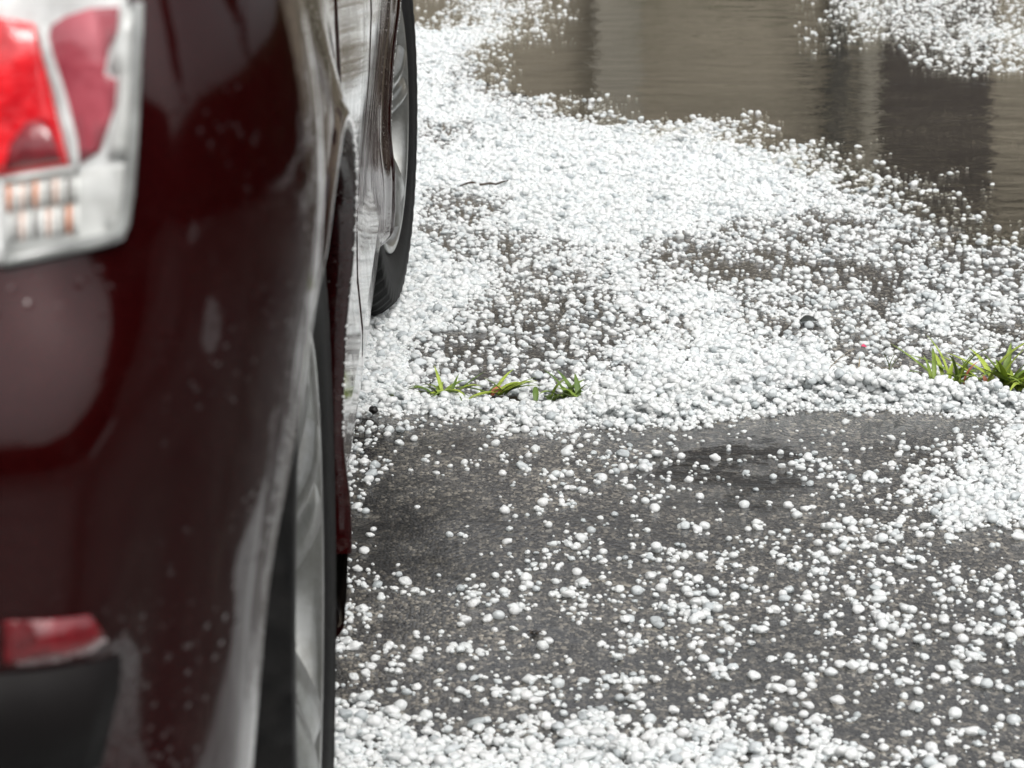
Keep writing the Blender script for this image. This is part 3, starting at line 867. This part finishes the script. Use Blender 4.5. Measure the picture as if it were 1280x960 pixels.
def gpanel(name, u0, u1, t0, t1, mat, out=0.0, nu=12, nt_=6, parent=car, both_sides=True):
    for side in ((1, -1) if both_sides else (1,)):
        v = []; f = []
        for i in range(nu + 1):
            for j in range(nt_ + 1):
                p = gh(t0 + (t1 - t0) * j / nt_, u0 + (u1 - u0) * i / nu); n2 = Vector((p.x, (p.y - 2.9) * .3, .5)).normalized()
                p = p + n2 * out; v.append((p.x * side, p.y, p.z))
        for i in range(nu):
            for j in range(nt_):
                q = (i * (nt_ + 1) + j, (i + 1) * (nt_ + 1) + j, (i + 1) * (nt_ + 1) + j + 1, i * (nt_ + 1) + j + 1)
                f.append(q if side > 0 else q[::-1])
        cp(name, v, f, mat, parent)
gpanel('pillars', 0, 1, -.03, 1, m_paint, nu=54)
v = []; f = []
NR = 40
for i in range(NR + 1):
    p = gh(1, i / NR)
    for s in range(-6, 7): 
        t = s / 6; v.append((p.x * t, p.y, p.z + .03 * (1 - t * t) * (p.x / .6) ))
for i in range(NR):
    for s in range(12): f.append((i * 13 + s + 1, i * 13 + s, (i + 1) * 13 + s, (i + 1) * 13 + s + 1))
cp('roof', v, f, m_paint)
def wholeglass(name, u0, u1):
    v = []; f = []
    pts = []
    for i in range(-10, 11):
        u = u0 + (u1 - u0) * abs(i) / 10; sgn = 1 if i >= 0 else -1
        for j in range(7):
            p = gh(.08 + .86 * j / 6, u); d = -1 if u0 < .5 else 1
            v.append((p.x * sgn, p.y + .006 * d, p.z + .006))
    for i in range(20):
        for j in range(6): f.append((i * 7 + j, (i + 1) * 7 + j, (i + 1) * 7 + j + 1, i * 7 + j + 1))
    cp(name, v, f, m_window)
wholeglass('rear_window', 0, .18); wholeglass('windscreen', 1, .83)
gpanel('side_window', .33, .53, .10, .92, m_window, .005); gpanel('side_window', .55, .74, .10, .92, m_window, .005)
# headlights, grille, mirror, plate area
patch('headlight', [(UMAX - .95, .62), (UMAX - .95, .74), (UMAX - .55, .70), (UMAX - .52, .60)], .004, m_white_lens, car, thick=.01, res=.03)
patch('front_grille', [(UMAX - .36, .45), (UMAX - .36, .60), (UMAX, .62), (UMAX, .45)], .004, m_black, car, thick=.01, res=.04)
for side in (1, -1):
    bm = bmesh.new(); box(bm, -.10, .10, -.05, .06, -.065, .065, bev=.035)
    o = bm_obj('side_mirror', bm, m_paint, car, True); o.location = (.93 * side, 3.98 - 3.3, 1.02)
    bm = bmesh.new(); box(bm, -.08, .08, -.004, .004, -.048, .048, bev=.003)
    o2 = bm_obj('mirror_glass', bm, m_window, o); o2.location = (.005 * side, -.052, 0)

# ------------------------------------------------------------------ grass in the joint
def blade_mat(name, c0, c1):
    M = Mat(name); c = M.coord(); M.l(M.ramp(M.noise(60, 3, .5, c).outputs[0], [(.3, c0), (.7, c1)]).outputs[0], M.b.inputs['Base Color'])
    M.set(Roughness=.5, Specular_IOR_Level=.3); M.b.inputs['Subsurface Weight'].default_value = 0
    return M.m
m_green = [blade_mat('grass_green', (.10, .16, .02), (.19, .26, .045)), blade_mat('grass_yellow', (.22, .30, .03), (.33, .40, .07)), blade_mat('grass_deep', (.05, .10, .016), (.12, .18, .035))]
m_dry = blade_mat('dry_stem', (.16, .13, .08), (.30, .25, .17))
m_rust = blade_mat('rust_leaf', (.35, .10, .06), (.50, .20, .12))
def blade(parent, base, az, length, width, lean, mat, curl=.8, rnd=random):
    vs = []; fs = []; N = 7
    d = Vector((math.cos(az), math.sin(az), 0)); sd_ = Vector((-math.sin(az), math.cos(az), 0))
    p = Vector(base); ang = lean
    for i in range(N + 1):
        t = i / N; wv = width * (1 - t ** 2.2) * (.55 + .9 * min(t * 3, 1) * .5)
        up = Vector((-d.x * math.sin(ang), -d.y * math.sin(ang), math.cos(ang)))
        vs += [tuple(p - sd_ * wv / 2 + up * wv * .18), tuple(p - up * .0003), tuple(p + sd_ * wv / 2 + up * wv * .18)]
        stp = length / N
        p = p + (d * math.cos(ang) + Vector((0, 0, 1)) * math.sin(ang)) * stp
        ang -= curl / N
    for i in range(N):
        a = i * 3; fs += [(a, a + 3, a + 4, a + 1), (a + 1, a + 4, a + 5, a + 2)]
    bx = [(q[0] - parent['_ox'], q[1] - parent['_oy'], q[2]) for q in vs]
    return mesh_obj('blade', bx, fs, mat, parent)
def tuft(px, py, label, nb, spread, L, W, leans=(.3, 1.3), mats=(0, 0, 1, 2), group='grass tufts growing in the asphalt joint', rust=0, seed=1, name='grass_tuft', dry=False):
    rnd = random.Random(seed); gx, gy = G(px, py, .006)
    t = empty(name, (gx, gy, 0)); t['_ox'] = gx; t['_oy'] = gy
    tag(t, label, 'grass', group)
    nb = int(nb * (1.05 if px < 900 else 1.5))
    for i in range(nb):
        az = rnd.uniform(0, 2 * math.pi)
        if rnd.random() < .6: az = rnd.choice([0, math.pi]) + rnd.gauss(0, .6)
        if m_rust is not None and i < rust: L = L * .55 if i == 0 else L
        elif i == rust and rust: L = L / .55
        b = (gx + rnd.gauss(0, spread), gy + rnd.gauss(0, .006), .006)
        m = m_dry if dry else (m_rust if i < rust else m_green[rnd.choice(mats)])
        blade(t, b, az, (1.12 if px < 900 else 1.2) * L * rnd.uniform(.4, 1.15), 1.5 * W * rnd.uniform(.6, 1.2), rnd.uniform(*leans), m, rnd.uniform(.2, 1.5))
    del t['_ox']; del t['_oy']
tuft(556, 494, 'low green grass tuft nearest the car wheel in the hail ridge', 20, .015, .048, .006, (.2, 1.0), seed=3)
tuft(622, 494, 'bright green tuft with long blades leaning right, rusty leaf at its foot', 16, .009, .065, .007, (.25, 1.0), (0, 1, 1, 0), rust=2, seed=11)
tuft(712, 499, 'dark green tuft of short broad blades in the middle of the joint', 24, .020, .046, .007, (.3, 1.3), (0, 2, 2, 0), seed=5)
tuft(832, 497, 'tiny yellow green sprout poking out of the white hail ridge', 5, .007, .022, .004, (.3, 1.2), (1, 0), seed=6)
tuft(490, 498, 'tiny green sprout beside the dark pebble near the car', 4, .006, .024, .005, (.3, 1.0), (1, 0), seed=8)
tuft(1188, 482, 'tall spiky grass tuft with upright blades at the right of the joint', 17, .014, .084, .0055, (.5, 1.5), (0, 1, 0), rust=1, seed=9)
tuft(1256, 487, 'broad yellow green grass tuft at the right edge of the photo', 28, .018, .078, .009, (.35, 1.25), (0, 1, 1, 0), rust=3, seed=14)
tuft(1150, 497, 'thin grass blade pair lying low before the spiky tuft', 4, .010, .045, .004, (.15, .6), (0, 2), seed=17)
tuft(1068, 484, 'withered brown grass stems sticking out of the hail', 10, .020, .060, .0018, (.2, 1.2), dry=True, seed=21, name='dry_grass')
tuft(1113, 462, 'single upright thin green blade left of the spiky tuft', 2, .002, .030, .003, (1.2, 1.5), (0,), seed=23)

# ------------------------------------------------------------------ small litter
def tube(name, pts, rad, mat, seg=7, parent=None):
    vs = []; fs = []
    for i, p in enumerate(pts):
        a = Vector(pts[max(i-1, 0)]); b = Vector(pts[min(i+1, len(pts)-1)]); t = (b - a).normalized()
        s1 = t.cross(Vector((0, 0, 1))).normalized() if abs(t.z) < .95 else Vector((1, 0, 0)); s2 = t.cross(s1)
        r = rad[i] if isinstance(rad, list) else rad
        for k in range(seg):
            q = 2 * math.pi * k / seg; vs.append(tuple(Vector(p) + s1 * r * math.cos(q) + s2 * r * math.sin(q)))
    for i in range(len(pts) - 1):
        for k in range(seg): fs.append((i * seg + k, i * seg + (k + 1) % seg, (i + 1) * seg + (k + 1) % seg, (i + 1) * seg + k))
    fs += [tuple(range(seg))[::-1], tuple(range((len(pts) - 1) * seg, len(pts) * seg))]
    return mesh_obj(name, vs, fs, mat, parent)
m_bark = simple('bark', (.045, .033, .024), .85, var=.4, scale=60, bump=.004)
m_pebble = simple('dark_pebble', (.012, .011, .010), .5, bump=.002)
m_petal = simple('pink_petal', (.55, .05, .12), .5, var=.3)
m_leafd = simple('dark_leaf', (.03, .035, .03), .35, var=.4)
pts = [(*G(575 + i * 7.5, 240 - (i % 3) * 1.2 - i * .4), .013 + .002 * math.sin(i)) for i in range(9)]
tag(tube('twig', pts, [.0015, .0022, .0026, .003, .0026, .0028, .0022, .002, .0012], m_bark), 'dark brown twig lying across the hail behind the front wheel', 'twig')
def lump(name, px, py, r, mat, z=.004, sq=(1, 1, .6)):
    bm = bmesh.new(); bmesh.ops.create_icosphere(bm, subdivisions=3, radius=r)
    for v in bm.verts:
        q = v.co.normalized(); v.co *= 1 + .35 * noise.noise(q * 1.8 + Vector((px, py, 0))); v.co = Vector((v.co.x * sq[0], v.co.y * sq[1], v.co.z * sq[2]))
    o = bm_obj(name, bm, mat, None, True); gx, gy = G(px, py, z); o.location = (gx, gy, z); return o
tag(lump('pebble', 467, 512, .0065, m_pebble, .012, (1, 1, .8)), 'small black pebble on the hail close to the car', 'pebble')
sd_ = lump('seed', 668, 791, .0042, m_pebble, .003)
tag(sd_, 'tiny black seed with thin spikes alone on bare asphalt', 'seed')
for k in range(5):
    a = k * 1.3
    tube('spike', [(0, 0, 0), (.006 * math.cos(a), .006 * math.sin(a), .0015), (.010 * math.cos(a), .010 * math.sin(a), -.001)], [.0008, .0006, .0002], m_bark, 5, sd_)
def leaf(name, px, py, L, W, mat, az, z=.008, tilt=.2):
    vs = []; fs = []; N = 8
    for i in range(N + 1):
        t = i / N; w_ = W * math.sin(math.pi * min(t * .92 + .06, 1)) * .5; zz = .10 * L * math.sin(3 * t)
        vs += [(t * L - L / 2, -w_, zz + w_ * .3), (t * L - L / 2, 0, zz), (t * L - L / 2, w_, zz + w_ * .3)]
    for i in range(N):
        a = i * 3; fs += [(a, a + 3, a + 4, a + 1), (a + 1, a + 4, a + 5, a + 2)]
    o = mesh_obj(name, vs, fs, mat); gx, gy = G(px, py, z); o.location = (gx, gy, z); o.rotation_euler = (tilt, tilt * .5, az)
    md = o.modifiers.new('thickness', 'SOLIDIFY'); md.thickness = .0005; return o
tag(leaf('petal', 1080, 433, .011, .007, m_petal, .5, .010, .5), 'small pink petal lying on hail above the dry stems', 'petal')
tag(leaf('leaf', 1012, 402, .035, .022, m_leafd, .4, .008, .25), 'dark wet leaf half buried in the hail right of centre', 'leaf')
tag(leaf('leaf', 1265, 447, .050, .018, m_leafd, .1, .014, .1), 'greyish dead leaf behind the broad tuft at the right edge', 'leaf')

# ------------------------------------------------------------------ the surroundings that the puddle and the paint mirror
def stucco(name, col):
    M = Mat(name); c = M.coord()
    M.l(M.ramp(M.noise(1.2, 6, .6, c).outputs[0], [(.3, tuple(q * .85 for q in col)), (.7, tuple(q * 1.1 for q in col))]).outputs[0], M.b.inputs['Base Color'])
    M.set(Roughness=.85); M.bump(M.noise(80, 4, .6, c).outputs[0], .4, .004); return M.m
m_beige = stucco('beige_stucco', (.285, .25, .19)); m_trim = stucco('pale_trim', (.26, .24, .195)); m_ddoor = stucco('dark_garage_paint', (.045, .036, .034))
m_roof = stucco('roof_tile', (.05, .045, .042)); m_dark = stucco('dark_metal', (.03, .03, .028)); m_grey = stucco('grey_wall', (.16, .15, .14))
def rx(px, y): return (px - 594) * y * .985 / F
HY = 17.0
hs_ = empty('house', (0, HY, 0)); tag(hs_, 'beige house across the yard whose wall shows in the puddle', 'house')
def hb(name, b, mat, bev=.0, parent=hs_): return box_obj(name, b, mat, parent, bev)
hb('wall', (-9, 8, 0, 7, 0, 3.0), m_beige)
hb('roof', (-9.5, 8.5, -.6, 7.6, 3.0, 3.16), m_roof); 
bm = bmesh.new()
vv = [bm.verts.new(p) for p in [(-9.5, -.6, 3.16), (8.5, -.6, 3.16), (8.5, 7.6, 3.16), (-9.5, 7.6, 3.16), (-7, 3.5, 4.9), (6, 3.5, 4.9)]]
for q in ((0, 1, 5, 4), (2, 3, 4, 5), (1, 2, 5), (3, 0, 4)): bm.faces.new([vv[i] for i in q])
bm_obj('hip_roof', bm, m_roof, hs_)
hb('garage_door', (rx(1108, HY), rx(1252, HY), -.03, .05, .02, 2.2), m_ddoor, .01)
for k in range(4): hb('door_panel', (rx(1114, HY), rx(1246, HY), -.055, -.025, .10 + k * .53, .55 + k * .53), m_ddoor, .02)
hb('column', (rx(742, HY), rx(800, HY), -.30, -.02, 0, 2.95), m_trim, .015)
hb('downpipe', (rx(1042, HY), rx(1062, HY), -.12, -.02, 0, 2.95), m_dark, .02)
hb('meter_box', (rx(1036, HY), rx(1078, HY), -.16, -.01, 1.02, 1.55), m_dark, .01)
hb('wall_lamp', (rx(1003, HY), rx(1018, HY), -.18, -.01, 1.18, 1.42), m_dark, .01)
hb('door_frame', (rx(1082, HY), rx(1106, HY), -.06, -.01, 0, 2.3), m_trim, .01)
for x0 in (-6.5, -3.4, 4.6):
    f = hb('window', (x0, x0 + 1.5, -.04, .03, .9, 2.1), m_trim); hb('pane', (x0 + .08, x0 + .72, -.055, -.03, .98, 2.02), m_window, 0, hs_); hb('pane', (x0 + .78, x0 + 1.42, -.055, -.03, .98, 2.02), m_window, 0, hs_)
m_leaf = blade_mat('tree_leaf', (.025, .04, .014), (.06, .085, .025))
def foliage(name, centre, rad, n, size, mat, parent=None, seed=0, clumps=24):
    rnd = random.Random(seed); cs = []
    for _ in range(clumps):
        d = Vector((rnd.gauss(0, 1), rnd.gauss(0, 1), rnd.gauss(0, .8))).normalized() * rnd.uniform(.35, 1)
        cs.append((Vector((centre[0] + d.x * rad[0], centre[1] + d.y * rad[1], centre[2] + d.z * rad[2])), rnd.uniform(.18, .38)))
    vs = []; fs = []
    for i in range(n):
        c, cr = rnd.choice(cs); d = Vector((rnd.gauss(0, 1), rnd.gauss(0, 1), rnd.gauss(0, 1))).normalized() * cr * rnd.uniform(.5, 1.1)
        p = c + Vector((d.x * rad[0], d.y * rad[1], d.z * rad[2])); a = Vector((rnd.gauss(0, 1), rnd.gauss(0, 1), rnd.gauss(0, 1))).normalized(); b = a.cross(Vector((rnd.gauss(0, 1), rnd.gauss(0, 1), rnd.gauss(0, 1)))).normalized()
        s = size * rnd.uniform(.6, 1.3); k = len(vs)
        vs += [tuple(p - a * s), tuple(p + b * s * .4), tuple(p + a * s), tuple(p - b * s * .4)]; fs.append((k, k + 1, k + 2, k + 3))
    return mesh_obj(name, vs, fs, mat, parent, False)
def tree(x, y, h, label, seed, rad=1.8):
    rnd = random.Random(seed)
    t = empty('tree', (x, y, 0)); tag(t, label, 'tree')
    pts = [(0, 0, 0), (.05, .03, h * .2), (-.04, .06, h * .45), (.08, 0, h * .7)]
    tube('trunk', pts, [.17, .14, .11, .05], m_bark, 10, t)
    for k in range(7):
        a = rnd.uniform(0, 6.28); z = h * rnd.uniform(.35, .65); L = rad * rnd.uniform(.5, .9)
        tube('limb', [(0, 0, z), (L * .5 * math.cos(a), L * .5 * math.sin(a), z + L * .35), (L * math.cos(a), L * math.sin(a), z + L * .6)], [.06, .04, .015], m_bark, 6, t)
    foliage('crown', (0, 0, h * .72), (rad, rad, h * .32), 6000, .09, m_leaf, t, seed)
tree(3.4, 26.5, 7.5, 'dark leafy tree behind the right end of the house', 31, 2.2)
tree(9.5, 7.5, 5.5, 'leafy tree beside the yard right of the house', 32, 1.9)
tree(9.5, -2.5, 6.0, 'bushy tree behind the photographer to the right', 33, 2.0)
def hedge(name, x0, x1, y0, y1, h, label, seed):
    rnd = random.Random(seed); vs = []; fs = []
    for i in range(9000):
        x = rnd.uniform(x0, x1); y = rnd.uniform(y0, y1); z = rnd.uniform(0, h) 
        f = rnd.choice((0, 1, 2, 3))
        if f == 0: x = x0 + abs(rnd.gauss(0, .08))
        elif f == 1: x = x1 - abs(rnd.gauss(0, .08))
        elif f == 2: z = h - abs(rnd.gauss(0, .12))
        a = Vector((rnd.gauss(0, 1), rnd.gauss(0, 1), rnd.gauss(0, 1))).normalized(); b = a.cross(Vector((rnd.gauss(0, 1), rnd.gauss(0, 1), rnd.gauss(0, 1)))).normalized(); s = .11; k = len(vs); p = Vector((x, y, z))
        vs += [tuple(p - a * s), tuple(p + b * s * .5), tuple(p + a * s), tuple(p - b * s * .5)]; fs.append((k, k + 1, k + 2, k + 3))
    t = empty(name, (0, 0, 0)); tag(t, label, 'hedge')
    mesh_obj('foliage', vs, fs, m_leaf, t, False)
    box_obj('core', (x0 + .15, x1 - .15, y0 + .15, y1 - .15, 0, h - .15), m_dark, t)
hedge('hedge', 5.6, 6.3, -8, 14, 1.35, 'unseen dark hedge added on the right to darken the paint reflections', 41)  # out of view, added so the car paint mirrors something dark
hedge('hedge', -8, 8.3, -9.0, -8.1, 2.2, 'unseen dark hedge added behind the camera to darken the paint reflections', 42)  # second unseen hedge, added for dark reflections in the rear corner
sh = empty('shrub', (rx(900, 16.3), 16.3, 0)); tag(sh, 'low dark shrub bed at the foot of the beige wall', 'shrub')
foliage('foliage', (0, 0, .3), (.55, .25, .32), 1500, .05, m_leaf, sh, 51, 14)
